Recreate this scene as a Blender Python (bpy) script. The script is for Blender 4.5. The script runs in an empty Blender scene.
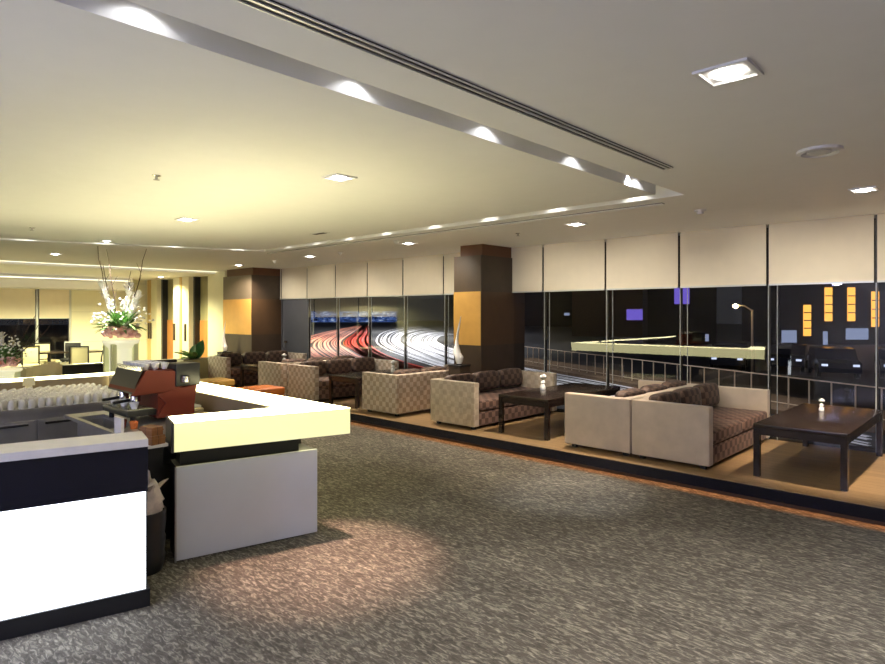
import bpy, bmesh, math, random
from mathutils import Vector, Matrix
PI = math.pi
R = math.radians
random.seed(7)
SC = bpy.context.scene
COL = SC.collection

# ------------------------------------------------------------------ materials
def new_mat(name):
    m = bpy.data.materials.new(name); m.use_nodes = True
    nt = m.node_tree; nt.nodes.clear()
    out = nt.nodes.new('ShaderNodeOutputMaterial')
    return m, nt, out

def pbsdf(nt, out, col=(.8, .8, .8), rough=.5, metal=0, spec=.5):
    b = nt.nodes.new('ShaderNodeBsdfPrincipled')
    b.inputs['Base Color'].default_value = (*col, 1)
    b.inputs['Roughness'].default_value = rough
    b.inputs['Metallic'].default_value = metal
    b.inputs['Specular IOR Level'].default_value = spec
    nt.links.new(b.outputs[0], out.inputs[0])
    return b

def coords(nt, scale=(1, 1, 1), rot=(0, 0, 0), loc=(0, 0, 0), space='Object'):
    tc = nt.nodes.new('ShaderNodeTexCoord'); mp = nt.nodes.new('ShaderNodeMapping')
    mp.inputs['Scale'].default_value = scale; mp.inputs['Rotation'].default_value = rot
    mp.inputs['Location'].default_value = loc
    nt.links.new(tc.outputs[space], mp.inputs[0])
    return mp.outputs[0]

def noise(nt, vec, scale=5, detail=3, rough=.5, dist=0):
    n = nt.nodes.new('ShaderNodeTexNoise')
    n.inputs['Scale'].default_value = scale; n.inputs['Detail'].default_value = detail
    n.inputs['Roughness'].default_value = rough; n.inputs['Distortion'].default_value = dist
    nt.links.new(vec, n.inputs['Vector'])
    return n.outputs['Fac']

def ramp(nt, fac, stops):
    r = nt.nodes.new('ShaderNodeValToRGB')
    e = r.color_ramp.elements
    while len(e) < len(stops): e.new(.5)
    for k, (p, c) in enumerate(stops):
        e[k].position = p; e[k].color = (*c, 1) if len(c) == 3 else c
    nt.links.new(fac, r.inputs[0])
    return r.outputs[0]

def mix(nt, a, b, fac, mode='MIX'):
    m = nt.nodes.new('ShaderNodeMix'); m.data_type = 'RGBA'; m.blend_type = mode
    for s, v in ((0, fac), (6, a), (7, b)):
        if isinstance(v, (int, float)): m.inputs[s].default_value = v
        elif isinstance(v, tuple): m.inputs[s].default_value = (*v, 1)
        else: nt.links.new(v, m.inputs[s])
    return m.outputs[2]

def bump(nt, b, height, strength=.3, dist=.02):
    n = nt.nodes.new('ShaderNodeBump')
    n.inputs['Strength'].default_value = strength; n.inputs['Distance'].default_value = dist
    nt.links.new(height, n.inputs['Height']); nt.links.new(n.outputs[0], b.inputs['Normal'])

def plain(name, col, rough=.5, metal=0, spec=.5, var=.06, scale=6):
    m, nt, out = new_mat(name)
    b = pbsdf(nt, out, col, rough, metal, spec)
    f = noise(nt, coords(nt), scale, 3)
    c = ramp(nt, f, [(.3, tuple(v*(1-var) for v in col)), (.7, tuple(min(1, v*(1+var)) for v in col))])
    nt.links.new(c, b.inputs['Base Color'])
    return m

def glow(name, col, strength):
    m, nt, out = new_mat(name)
    e = nt.nodes.new('ShaderNodeEmission')
    e.inputs[0].default_value = (*col, 1); e.inputs[1].default_value = strength
    nt.links.new(e.outputs[0], out.inputs[0])
    return m

def lightbox(name, col, strength, spec_rough=.25):
    m, nt, out = new_mat(name)
    b = pbsdf(nt, out, (.7, .7, .66), spec_rough)
    b.inputs['Emission Color'].default_value = (*col, 1)
    b.inputs['Emission Strength'].default_value = strength
    return m

M = {}
def carpet():
    m, nt, out = new_mat('carpet'); b = pbsdf(nt, out, rough=.95, spec=.15)
    v = coords(nt, (15, 46, 1), (0, 0, R(-6)))
    f = noise(nt, v, 1.0, 3, .55, 1.1)
    big = noise(nt, coords(nt, (1.6, 2.4, 1)), 1.0, 2)
    fleck = ramp(nt, f, [(.34, (.080, .071, .059)), (.50, (.125, .112, .092)), (.62, (.25, .228, .182)), (.76, (.40, .365, .295))])
    tone = ramp(nt, big, [(.3, (.78, .78, .78)), (.7, (1.1, 1.1, 1.1))])
    c = mix(nt, fleck, tone, 1.0, 'MULTIPLY')
    fine = noise(nt, coords(nt), 260, 1)
    c = mix(nt, c, ramp(nt, fine, [(.3, (.72, .72, .72)), (.7, (1.2, 1.2, 1.2))]), .8, 'MULTIPLY')
    nt.links.new(c, b.inputs['Base Color']); bump(nt, b, f, .35, .01)
    return m
def wood(name, c1, c2, rough=.35, rot=0):
    m, nt, out = new_mat(name); b = pbsdf(nt, out, rough=rough)
    v = coords(nt, (1.2, 14, 6), (0, 0, rot))
    f = noise(nt, v, 2.2, 5, .6, .6)
    c = ramp(nt, f, [(.3, c1), (.7, c2)])
    bt = nt.nodes.new('ShaderNodeTexBrick')
    bt.inputs['Scale'].default_value = 1; bt.inputs['Mortar Size'].default_value = .003
    bt.inputs['Brick Width'].default_value = 1.4; bt.inputs['Row Height'].default_value = .12
    bt.inputs['Color1'].default_value = (1, 1, 1, 1); bt.inputs['Color2'].default_value = (.8, .8, .8, 1)
    bt.inputs['Mortar'].default_value = (.45, .45, .45, 1)
    nt.links.new(coords(nt, rot=(0, 0, rot)), bt.inputs[0])
    c = mix(nt, c, bt.outputs[0], 1.0, 'MULTIPLY')
    nt.links.new(c, b.inputs['Base Color'])
    return m
def checker(name, ca, cb, size=.075, rough=.6, sheen=.3):
    m, nt, out = new_mat(name); b = pbsdf(nt, out, rough=rough, spec=.3)
    ch = nt.nodes.new('ShaderNodeTexChecker'); ch.inputs['Scale'].default_value = 1/size
    ch.inputs[1].default_value = (*ca, 1); ch.inputs[2].default_value = (*cb, 1)
    nt.links.new(coords(nt, loc=(.0113, .0127, .0131)), ch.inputs[0])
    f = noise(nt, coords(nt), 9, 4)
    c = mix(nt, ch.outputs[0], ramp(nt, f, [(.25, (.72, .72, .72)), (.75, (1.15, 1.15, 1.15))]), 1.0, 'MULTIPLY')
    nt.links.new(c, b.inputs['Base Color'])
    b.inputs['Sheen Weight'].default_value = sheen
    bump(nt, b, ch.outputs[1], .2, .004)
    return m
def glass_thin(name, tint=(.96, .95, .93), gain=1.6):
    m, nt, out = new_mat(name)
    tr = nt.nodes.new('ShaderNodeBsdfTransparent'); tr.inputs[0].default_value = (*tint, 1)
    gl = nt.nodes.new('ShaderNodeBsdfGlossy'); gl.inputs['Roughness'].default_value = .01
    fr = nt.nodes.new('ShaderNodeFresnel'); fr.inputs[0].default_value = 1.5
    g = nt.nodes.new('ShaderNodeNewGeometry')
    sub = nt.nodes.new('ShaderNodeMath'); sub.operation = 'SUBTRACT'; sub.inputs[0].default_value = gain
    sc_ = nt.nodes.new('ShaderNodeMath'); sc_.operation = 'MULTIPLY'; sc_.inputs[1].default_value = gain
    mu = nt.nodes.new('ShaderNodeMath'); mu.operation = 'MULTIPLY'; mu.use_clamp = True
    mx = nt.nodes.new('ShaderNodeMixShader')
    nt.links.new(g.outputs['Backfacing'], sc_.inputs[0]); nt.links.new(sc_.outputs[0], sub.inputs[1])
    nt.links.new(fr.outputs[0], mu.inputs[0]); nt.links.new(sub.outputs[0], mu.inputs[1])
    nt.links.new(mu.outputs[0], mx.inputs[0]); nt.links.new(tr.outputs[0], mx.inputs[1]); nt.links.new(gl.outputs[0], mx.inputs[2])
    nt.links.new(mx.outputs[0], out.inputs[0])
    return m
def frosted():
    m, nt, out = new_mat('frosty_white_lightbox'); b = pbsdf(nt, out, (.8, .82, .85), .3)
    f = noise(nt, coords(nt, (3, 3, 3)), 3, 5, .7)
    b.inputs['Emission Color'].default_value = (.82, .90, 1, 1)
    nt.links.new(ramp(nt, f, [(.28, (.70, .76, .84)), (.42, (.84, .91, 1))]), b.inputs['Emission Color'])
    b.inputs['Emission Strength'].default_value = 2.8
    return m
def tiles(name, col, col2, w=.6, h=.3, mortar=.008):
    m, nt, out = new_mat(name); b = pbsdf(nt, out, rough=.45)
    bt = nt.nodes.new('ShaderNodeTexBrick')
    bt.inputs['Scale'].default_value = 1; bt.inputs['Mortar Size'].default_value = mortar
    bt.inputs['Brick Width'].default_value = w; bt.inputs['Row Height'].default_value = h
    bt.inputs['Color1'].default_value = (*col, 1); bt.inputs['Color2'].default_value = (*col2, 1)
    bt.inputs['Mortar'].default_value = tuple(v*.6 for v in col) + (1,)
    nt.links.new(coords(nt, rot=(R(90), 0, R(90))), bt.inputs[0])
    nt.links.new(bt.outputs[0], b.inputs['Base Color'])
    return m
def foliage(name, c1, c2):
    m, nt, out = new_mat(name); b = pbsdf(nt, out, rough=.45)
    nt.links.new(ramp(nt, noise(nt, coords(nt), 12, 3), [(.3, c1), (.7, c2)]), b.inputs['Base Color'])
    return m

M['carpet'] = carpet()
M['ceiling'] = plain('white_ceiling_paint', (.80, .79, .77), .8, var=.01)
M['wall'] = plain('beige_wall_paint', (.42, .38, .31), .8, var=.03)
M['cream'] = tiles('cream_wall_tiles', (.74, .70, .50), (.76, .72, .52), .9, .3, .004)
M['cream_plain'] = plain('cream_lacquer', (.78, .73, .52), .5, var=.02)
M['gold'] = plain('gold_lacquer', (.62, .42, .16), .4, var=.05)
M['olive'] = plain('olive_panel', (.30, .27, .14), .5, var=.05)
M['orange_panel'] = plain('orange_panel', (.48, .20, .05), .5, var=.05)
M['dark_wood'] = plain('dark_brown_panel', (.050, .032, .020), .45, var=.12)
M['taupe'] = plain('taupe_panel', (.16, .125, .085), .5, var=.06)
M['red_brown'] = plain('red_brown_panel', (.12, .045, .018), .5, var=.1)
M['upper_brown'] = plain('brown_panel', (.085, .055, .032), .45, var=.08)
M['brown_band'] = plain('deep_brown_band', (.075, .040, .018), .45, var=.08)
M['amber'] = plain('amber_panel', (.60, .33, .075), .5, var=.05)
M['black'] = plain('black_laminate', (.012, .012, .013), .35, var=.1)
M['black_gloss'] = plain('glossy_black', (.008, .008, .016), .12, var=.1)
M['platform'] = wood('oak_platform', (.29, .19, .09), (.41, .275, .14), .3)
M['rug'] = plain('dark_platform_carpet', (.045, .032, .024), .7, var=.15, scale=30)
M['espresso'] = wood('espresso_table_wood', (.022, .014, .011), (.034, .022, .017), .22)
M['velvet'] = plain('tan_velvet', (.50, .40, .285), .7, var=.10, scale=5)
M['velvet'].node_tree.nodes['Principled BSDF'].inputs['Sheen Weight'].default_value = .4
M['check'] = checker('tan_checker_weave', (.54, .45, .35), (.36, .275, .20), .075)
M['check_soft'] = checker('faint_checker_weave', (.50, .41, .295), (.43, .345, .245), .075)
M['check_dark'] = checker('brown_checker_weave', (.13, .08, .056), (.055, .032, .024), .075, .6, .05)
M['check_seat'] = checker('rosy_checker_weave', (.19, .115, .085), (.075, .042, .032), .075, .6, .05)
M['blind'] = plain('cream_blind_fabric', (.80, .71, .54), .85, var=.02)
M['blind_rail'] = plain('pale_aluminium', (.62, .62, .58), .35, .6, var=.02)
M['mullion'] = plain('dark_bronze', (.05, .048, .042), .4, .3)
M['edge_glass'] = plain('greenish_glass_edge', (.46, .48, .45), .25)
M['glass'] = glass_thin('clear_window_glass', gain=2.6)
M['steel'] = plain('brushed_steel', (.40, .385, .36), .35, .75, var=.08)
M['chrome'] = plain('chrome', (.75, .74, .72), .15, 1, var=.03)
M['pale_stone'] = plain('pale_stone_slab', (.80, .76, .68), .3, var=.07, scale=9)
M['bar_brown'] = plain('brown_bar_lining', (.22, .165, .10), .5, var=.05)
M['grey_acrylic'] = plain('grey_white_acrylic', (.62, .63, .64), .35, var=.03, scale=3)
M['bar_face'] = lightbox('yellow_lightbox_face', (1, .95, .42), .54)
M['bar_face'].node_tree.nodes['Principled BSDF'].inputs['Base Color'].default_value = (.42, .42, .36, 1)
M['bar_side'] = lightbox('yellow_lightbox_side', (1, .93, .48), 2.6)
M['bar_top'] = lightbox('white_lightbox_top', (1, .91, .50), 8.3)
M['frosty'] = frosted()
M['red'] = plain('burnt_red_enamel', (.15, .022, .010), .5, spec=.25, var=.06)
M['orange'] = plain('orange_leather', (.62, .17, .03), .5, var=.08)
M['mustard'] = plain('mustard_leather', (.52, .30, .06), .5, var=.08)
M['porcelain'] = plain('white_porcelain', (.80, .79, .75), .2, var=.02)
M['plastic_bag'] = plain('crumpled_pale_plastic', (.72, .62, .56), .4, var=.2, scale=14)
M['crate'] = wood('brown_crate_wood', (.22, .09, .03), (.34, .15, .05), .5)
M['leaf'] = foliage('green_leaves', (.07, .20, .04), (.24, .42, .14))
M['leaf_dark'] = foliage('dark_leaves', (.02, .10, .03), (.05, .18, .05))
M['leaf_pale'] = foliage('pale_leaves', (.25, .34, .30), (.42, .50, .46))
M['pink'] = foliage('pink_petals', (.78, .36, .33), (.92, .66, .60))
M['white_petal'] = foliage('white_petals', (.80, .78, .72), (.92, .90, .86))
M['twig'] = plain('dark_twigs', (.05, .03, .02), .8)
M['planter'] = plain('sage_planter', (.36, .35, .20), .6)
M['pedestal'] = lightbox('lit_frosted_pedestal', (1, .95, .58), .35)
M['fin_glass'] = plain('yellow_green_glass_fin', (.72, .75, .42), .2)
M['beige'] = plain('sand_upholstery', (.74, .64, .40), .8, var=.05)
M['chair_cream'] = plain('cream_chair_pad', (.72, .66, .40), .7, var=.03)
M['lamp_on'] = glow('lamp_lens', (1, .95, .86), 14)
M['metal_trim'] = plain('white_metal_trim', (.70, .69, .67), .35, .2, var=.02)
M['slot'] = plain('slot_black', (.01, .01, .01), .6)
M['door_grey'] = plain('grey_door_panel', (.10, .105, .12), .3, var=.04)
M['led_orange'] = glow('orange_led_strip', (1, .42, .16), 8)
M['led_cream'] = glow('cream_led_strip', (1, .92, .62), 1.6)
M['asphalt'] = plain('asphalt', (.006, .006, .008), .6, var=.3, scale=2)
M['kerb'] = plain('brown_kerb', (.14, .085, .045), .8, var=.2)
M['trail_white'] = plain('white_trail_paint', (.82, .82, .88), .6, var=.1)  # trail colours: plain paint standing in for moving car lights
M['trail_red'] = plain('red_trail_paint', (.66, .05, .025), .6, var=.15)
M['trail_salmon'] = plain('salmon_trail_paint', (.80, .30, .20), .6, var=.15)
M['trail_amber'] = plain('amber_trail_paint', (.80, .34, .06), .6, var=.15)
M['rail'] = plain('pale_rail_metal', (.74, .60, .46), .4, .2)
M['night_wall'] = plain('dark_facade', (.018, .017, .016), .8, var=.2)
M['night_brown'] = plain('brown_facade', (.10, .06, .035), .8, var=.2)
M['reflect_amber'] = glow('amber_lamp_reflection', (1, .46, .08), 1.0)  # glow standing in for indoor lamps mirrored in the panes
M['win_blue'] = glow('bluish_lit_window', (.50, .62, 1), .28)
M['win_purple'] = glow('purple_lit_sign', (.24, .17, .95), .42)
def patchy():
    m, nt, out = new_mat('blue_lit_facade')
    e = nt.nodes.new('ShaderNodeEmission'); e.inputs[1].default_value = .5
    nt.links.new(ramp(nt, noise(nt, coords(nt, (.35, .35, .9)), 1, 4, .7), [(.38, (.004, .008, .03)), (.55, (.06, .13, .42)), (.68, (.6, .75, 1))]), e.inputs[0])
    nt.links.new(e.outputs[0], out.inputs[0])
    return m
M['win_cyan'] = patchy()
M['street_bulb'] = glow('warm_street_bulb', (1, .78, .42), 40)
M['car_paint'] = plain('dark_car_paint', (.03, .035, .06), .2, .3)
M['headlamp'] = glow('cold_headlamp', (.6, .7, 1), .8)
M['tumbler'] = plain('milky_glass', (.85, .82, .75), .1, var=.05)
M['tumbler'].node_tree.nodes['Principled BSDF'].inputs['Transmission Weight'].default_value = .4

# ------------------------------------------------------------------ geometry
def bx(bm, x0, x1, y0, y1, z0, z1, bev=0):
    vs = [bm.verts.new(p) for p in ((x0,y0,z0),(x1,y0,z0),(x1,y1,z0),(x0,y1,z0),(x0,y0,z1),(x1,y0,z1),(x1,y1,z1),(x0,y1,z1))]
    fs = [bm.faces.new([vs[i] for i in f]) for f in ((3,2,1,0),(4,5,6,7),(0,1,5,4),(1,2,6,5),(2,3,7,6),(3,0,4,7))]
    if bev:
        es = list({e for f in fs for e in f.edges})
        bmesh.ops.bevel(bm, geom=es, offset=bev, segments=3, affect='EDGES', profile=.5)
    return vs
def prism(bm, pts, z0, z1):
    a = sum(pts[i][0]*pts[(i+1) % len(pts)][1]-pts[(i+1) % len(pts)][0]*pts[i][1] for i in range(len(pts)))
    if a < 0: pts = pts[::-1]
    lo = [bm.verts.new((x, y, z0)) for x, y in pts]; hi = [bm.verts.new((x, y, z1)) for x, y in pts]
    n = len(pts)
    bm.faces.new(lo[::-1]); bm.faces.new(hi)
    for i in range(n): bm.faces.new((lo[i], lo[(i+1) % n], hi[(i+1) % n], hi[i]))
def xprism(bm, pts_yz, x0, x1):
    """profile in the y-z plane pushed along x"""
    lo = [bm.verts.new((x0, y, z)) for y, z in pts_yz]; hi = [bm.verts.new((x1, y, z)) for y, z in pts_yz]
    n = len(pts_yz); fs = [bm.faces.new(lo), bm.faces.new(hi)]
    for i in range(n): fs.append(bm.faces.new((lo[i], hi[i], hi[(i+1) % n], lo[(i+1) % n])))
    bmesh.ops.recalc_face_normals(bm, faces=fs)
def lathe(bm, prof, seg=20, cx=0, cy=0):
    rings = []
    for r, z in prof:
        rings.append([bm.verts.new((cx+r*math.cos(2*PI*k/seg), cy+r*math.sin(2*PI*k/seg), z)) for k in range(seg)] if r > 1e-5 else [bm.verts.new((cx, cy, z))])
    for a, b in zip(rings, rings[1:]):
        for k in range(seg):
            q = []
            q += [a[k], a[(k+1) % seg]] if len(a) > 1 else [a[0]]
            q += [b[(k+1) % seg], b[k]] if len(b) > 1 else [b[0]]
            bm.faces.new(q)
    if len(rings[0]) > 1: bm.faces.new(rings[0][::-1])
    if len(rings[-1]) > 1: bm.faces.new(rings[-1])
def tube(bm, pts, r0, r1=None, seg=8):
    pts = [Vector(p) for p in pts]; r1 = r0 if r1 is None else r1
    rings = []; n = len(pts); up = None
    for i, p in enumerate(pts):
        t = (pts[min(i+1, n-1)]-pts[max(i-1, 0)]).normalized()
        if up is None: up = Vector((0, 0, 1)) if abs(t.z) < .9 else Vector((1, 0, 0))
        a = t.cross(up).normalized(); b = a.cross(t).normalized(); up = b
        r = r0+(r1-r0)*i/max(1, n-1)
        rings.append([bm.verts.new(p+a*r*math.cos(2*PI*k/seg)+b*r*math.sin(2*PI*k/seg)) for k in range(seg)])
    for a, b in zip(rings, rings[1:]):
        for k in range(seg): bm.faces.new((a[k], a[(k+1) % seg], b[(k+1) % seg], b[k]))
    bm.faces.new(rings[0][::-1]); bm.faces.new(rings[-1])
def ball(bm, c, r, sx=1, sy=1, sz=1, u=12, v=8):
    bmesh.ops.create_uvsphere(bm, u_segments=u, v_segments=v, radius=r, matrix=Matrix.Translation(c) @ Matrix.Diagonal((sx, sy, sz, 1)))
def leaf(bm, base, d, length, width, droop=.2, roll=None):
    """a pointed blade with thickness, built as a folded diamond strip"""
    d = Vector(d).normalized(); side = d.cross(Vector((0, 0, 1)))
    if side.length < .1: side = Vector((1, 0, 0))
    side.normalize(); n = side.cross(d)
    if roll is not None:
        q = Matrix.Rotation(roll, 3, d); side = q @ side; n = q @ n
    L, Rr, Mid, Bk = [], [], [], []
    for k in range(6):
        t = k/5; w = width*math.sin(PI*min(1, t*.92+.08))**.8*.5
        c = Vector(base)+d*length*t-Vector((0, 0, 1))*droop*length*t*t
        L.append(bm.verts.new(c-side*w+n*w*.3)); Rr.append(bm.verts.new(c+side*w+n*w*.3)); Mid.append(bm.verts.new(c)); Bk.append(bm.verts.new(c-n*width*.06))
    for k in range(5):
        bm.faces.new((L[k], Mid[k], Mid[k+1], L[k+1])); bm.faces.new((Mid[k], Rr[k], Rr[k+1], Mid[k+1]))
        bm.faces.new((L[k+1], Bk[k+1], Bk[k], L[k])); bm.faces.new((Bk[k+1], Rr[k+1], Rr[k], Bk[k]))
def cushion(bm, x0, x1, y0, y1, z0, z1, puff=.35, n=8):
    """a pillow: a box subdivided and swollen at the middle"""
    c = Vector(((x0+x1)/2, (y0+y1)/2, (z0+z1)/2)); h = Vector(((x1-x0)/2, (y1-y0)/2, (z1-z0)/2))
    tmp = bmesh.new(); bmesh.ops.create_cube(tmp, size=2); bmesh.ops.subdivide_edges(tmp, edges=tmp.edges[:], cuts=n-1, use_grid_fill=True)
    mp = {}
    for v in tmp.verts:
        p = v.co.copy(); e = 5.0
        q = (abs(p.x)**e+abs(p.y)**e+abs(p.z)**e)**(1/e)
        p = p/q*(1-puff*.12)+p*0
        k = 1+puff*.18*((1-p.y*p.y)*(1-p.z*p.z))
        mp[v] = bm.verts.new((c.x+p.x*h.x*k, c.y+p.y*h.y, c.z+p.z*h.z))
    for f in tmp.faces: bm.faces.new([mp[v] for v in f.verts])
    tmp.free()

def obj(name, bm, mat, parent=None, smooth=False, loc=(0, 0, 0), rotz=0):
    me = bpy.data.meshes.new(name); bm.to_mesh(me); bm.free()
    if smooth:
        me.polygons.foreach_set('use_smooth', [True]*len(me.polygons))
        try: me.set_sharp_from_angle(angle=R(40))
        except Exception: pass
    me.materials.append(M[mat] if isinstance(mat, str) else mat)
    o = bpy.data.objects.new(name, me); COL.objects.link(o)
    o.location = loc; o.rotation_euler = (0, 0, rotz)
    if parent: o.parent = parent
    return o
def B(): return bmesh.new()
def box(name, mat, x0, x1, y0, y1, z0, z1, parent=None, bev=0):
    bm = B(); bx(bm, x0, x1, y0, y1, z0, z1, bev); return obj(name, bm, mat, parent, smooth=bev > 0)
def tag(o, label, cat, group=None, kind=None):
    o['label'] = label; o['category'] = cat
    if group: o['group'] = group
    if kind: o['kind'] = kind
    return o
def thing(name, label, cat, loc=(0, 0, 0), rotz=0, group=None, kind=None):
    o = bpy.data.objects.new(name, None); COL.objects.link(o)
    o.location = loc; o.rotation_euler = (0, 0, rotz); o.empty_display_size = .1
    return tag(o, label, cat, group, kind)
def struct(o, label=None, cat=None):
    o['kind'] = 'structure'
    if label: o['label'] = label
    if cat: o['category'] = cat
    return o
def kids(o): return [c for c in COL.objects if c.parent == o]
def dup(root, loc, rotz=0, label=None, scale=None):
    r = root.copy(); COL.objects.link(r); r.location = loc; r.rotation_euler = (0, 0, rotz)
    if scale: r.scale = (scale, scale, scale)
    if label: r['label'] = label
    for ch in kids(root):
        c = ch.copy(); COL.objects.link(c); c.parent = r
        for g in kids(ch):
            d = g.copy(); COL.objects.link(d); d.parent = c
    return r

# ------------------------------------------------------------------ the room
ZC, YW, YP, ZP = 2.87, 8.42, 6.06, .17          # ceiling, window line, platform edge, platform height
XL, XR, YB = -20.6, 4.2, -6.0                    # room ends
X_MULL = [-1.22-1.117*k for k in range(-4, 12)]  # mullion lines of the window wall

struct(box('floor', 'carpet', XL-.2, XR+.2, YB-.2, YW+.3, -.15, 0), 'grey brown carpet with pale wavy flecks across the lounge floor', 'floor')
struct(box('wall_back', 'wall', XL-.2, XR+.2, YB-.2, YB, 0, 3.3))
struct(box('wall_right', 'wall', XR, XR+.2, YB, YW+.3, 0, 3.3))

# raised platform along the windows
pl = B(); bx(pl, -13.3, XR, YP, YW+.3, ZP-.05, ZP)
pf = struct(obj('floor_platform', pl, 'platform'), 'raised oak platform running along the night windows', 'platform')
box('riser', 'black', -13.28, XR, YP+.10, YW+.3, .001, ZP-.05, pf)
box('nosing', 'black_gloss', -13.3, XR, YP-.015, YP, .065, ZP-.002, pf)
box('light_strip', 'led_orange', -13.25, XR, YP+.03, YP+.06, .105, .114, pf)
# ceiling with a light slot round a flush raft
O = [(-2.33, 5.77), (-9.98, 5.85), (-13.75, -5.0), (-2.33, -5.0)]
RF = [(-2.52, 5.57), (-9.83, 5.63), (-13.45, -4.8), (-2.52, -4.8)]
cb = B()
for pts in ([(XR+.2, YB-.2), (XR+.2, YW+.3), O[0], O[3]], [(XR+.2, YW+.3), (-15.7, YW+.3), O[1], O[0]],
            [(-15.7, YW+.3), (-15.7, YB-.2), O[2], O[1]], [(-15.7, YB-.2), (XR+.2, YB-.2), O[3], O[2]]):
    prism(cb, pts, ZC, ZC+.36)
ce = struct(obj('ceiling', cb, 'ceiling'), 'white plaster ceiling around the lit slot', 'ceiling')
rb = B(); prism(rb, RF, ZC, ZC+.36)
struct(obj('ceiling_raft', rb, 'ceiling'), 'flush white ceiling raft framed by the lit slot', 'ceiling')
struct(box('ceiling_slot_lid', 'ceiling', -15.7, XR+.2, YB-.2, YW+.3, ZC+.36, ZC+.45))
# far zone ceiling, its bulkhead and lit edges
struct(box('ceiling_far', 'ceiling', XL-.2, -15.85, YB-.2, YW+.3, 2.82, 3.3))
struct(box('ceiling_bulkhead', 'ceiling', XL, -19.5, YB, 7.0, 2.45, 2.82))
t = thing('cove_light', 'long cream light line where the lounge ceiling ends', 'light', (-15.78, 0, ZC-.02))
box('diffuser', 'led_cream', -.012, .012, -5.5, 8.1, .015, .03, t); box('channel', 'metal_trim', -.04, .04, -5.5, 8.1, .03, .06, t)
t = thing('cove_light', 'long cream light line on the far bulkhead above the distant windows', 'light', (-19.44, 0, 2.70))
box('diffuser', 'led_cream', -.01, .02, -5.5, 6.9, .01, .025, t); box('channel', 'metal_trim', -.058, -.01, -5.5, 6.9, -.005, .05, t)

# window wall: one structure per bay, glass in front of the blinds
def bay(n, x0, x1, blind_label, has_blind=True, door=False):
    w = B()
    bx(w, x0-.012, x0+.012, YW+.02, YW+.05, ZP, ZC)
    bx(w, x0+.012, x1-.012, YW+.02, YW+.05, ZP, ZP+.05)
    wf = struct(obj('window_%d' % n, w, 'mullion'))
    if door:
        d = struct(box('door_1', 'door_grey', x0+.03, x1-.005, YW-.02, YW+.02, ZP, 2.10), 'dark grey door panel beside the night windows', 'door')
        hb = B(); bx(hb, x0+.16, x0+.30, YW-.07, YW-.05, 1.02, 1.08); bx(hb, x0+.16, x0+.19, YW-.05, YW-.02, .9, 1.08)
        obj('door_handle', hb, 'chrome', d)
    else:
        box('pane', 'glass', x0+.004, x1-.004, YW-.012, YW, ZP, ZC-.001, wf)
        box('glass_edge', 'edge_glass', x0-.004, x0+.004, YW-.014, YW+.002, ZP, 2.10, wf)
        box('glass_edge', 'edge_glass', x0+.10, x0+.106, YW-.02, YW-.012, ZP, 2.10, wf)
    if has_blind:
        r = thing('roller_blind', blind_label, 'blind', (x0, YW-.07, 2.10), 0, 'roller blinds along the window wall')
        box('fabric', 'blind', .016, x1-x0-.016, .02, .03, .02, ZC-2.10-.002, r)
        box('bottom_bar', 'blind_rail', .016, x1-x0-.016, .01, .04, 0, .02, r)
words_ = ['first', 'second', 'third', 'fourth', 'fifth', 'sixth', 'seventh', 'eighth', 'ninth', 'tenth', 'eleventh']
xs = X_MULL
for n in range(len(xs)-1):
    x1, x0 = xs[n], xs[n+1]
    if x0 >= -6.9:
        k = sum(1 for q in xs if -6.9 <= q < x0-.01)
        lab = 'half-lowered cream roller blind, %s bay on the coffee-table side of the amber-banded pillar' % words_[k]
        if k == 0: lab = 'half-lowered cream roller blind touching the near side of the big amber-banded pillar'
        if x0 > -.9: lab = 'half-lowered cream roller blind in the bays beyond the glossy dark coffee table'
    else:
        k = sum(1 for q in xs if q < -6.9 and q > x0+.01)
        lab = 'half-lowered cream roller blind, %s bay from the big pillar towards the grey door' % words_[k]
    bay(n+1, x0, x1, lab, True, x0 < -12.6 and x1 > -13.0)
xe = xs[-1]
struct(box('window_frame_end', 'door_grey', -13.56, xe-.03, YW-.02, YW+.16, ZP, 2.1))
r = thing('roller_blind', 'half-lowered cream roller blind touching the distant amber-banded pillar', 'blind', (-13.56, YW-.07, 2.10), 0, 'roller blinds along the window wall')
box('fabric', 'blind', .0, xe+13.56-.03, .02, .03, .02, ZC-2.10-.002, r)
box('bottom_bar', 'blind_rail', 0, xe+13.56-.03, .01, .04, 0, .02, r)

# banded pillars
def pillar(name, x0, x1, y0, y1, label, up='upper_brown'):
    p = thing(name, label, 'pillar', (x0, y0, 0), kind='structure'); w, d = x1-x0, y1-y0
    box('lower_panel', 'dark_wood', 0, w, 0, d, 0, 1.235, p)
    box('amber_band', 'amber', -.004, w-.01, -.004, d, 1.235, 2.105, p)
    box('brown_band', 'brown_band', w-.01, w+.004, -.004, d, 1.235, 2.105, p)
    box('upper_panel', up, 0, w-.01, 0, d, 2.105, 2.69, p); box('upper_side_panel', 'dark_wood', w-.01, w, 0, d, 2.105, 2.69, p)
    box('capital', 'red_brown', .10, w-.02, .05, d, 2.69, ZC, p)
    return p
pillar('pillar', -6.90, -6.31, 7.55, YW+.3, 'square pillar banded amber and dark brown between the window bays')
pillar('pillar', -15.0, -13.57, 7.59, YW+.3, 'distant pillar banded amber and dark brown beside the grey door', 'taupe')

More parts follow.
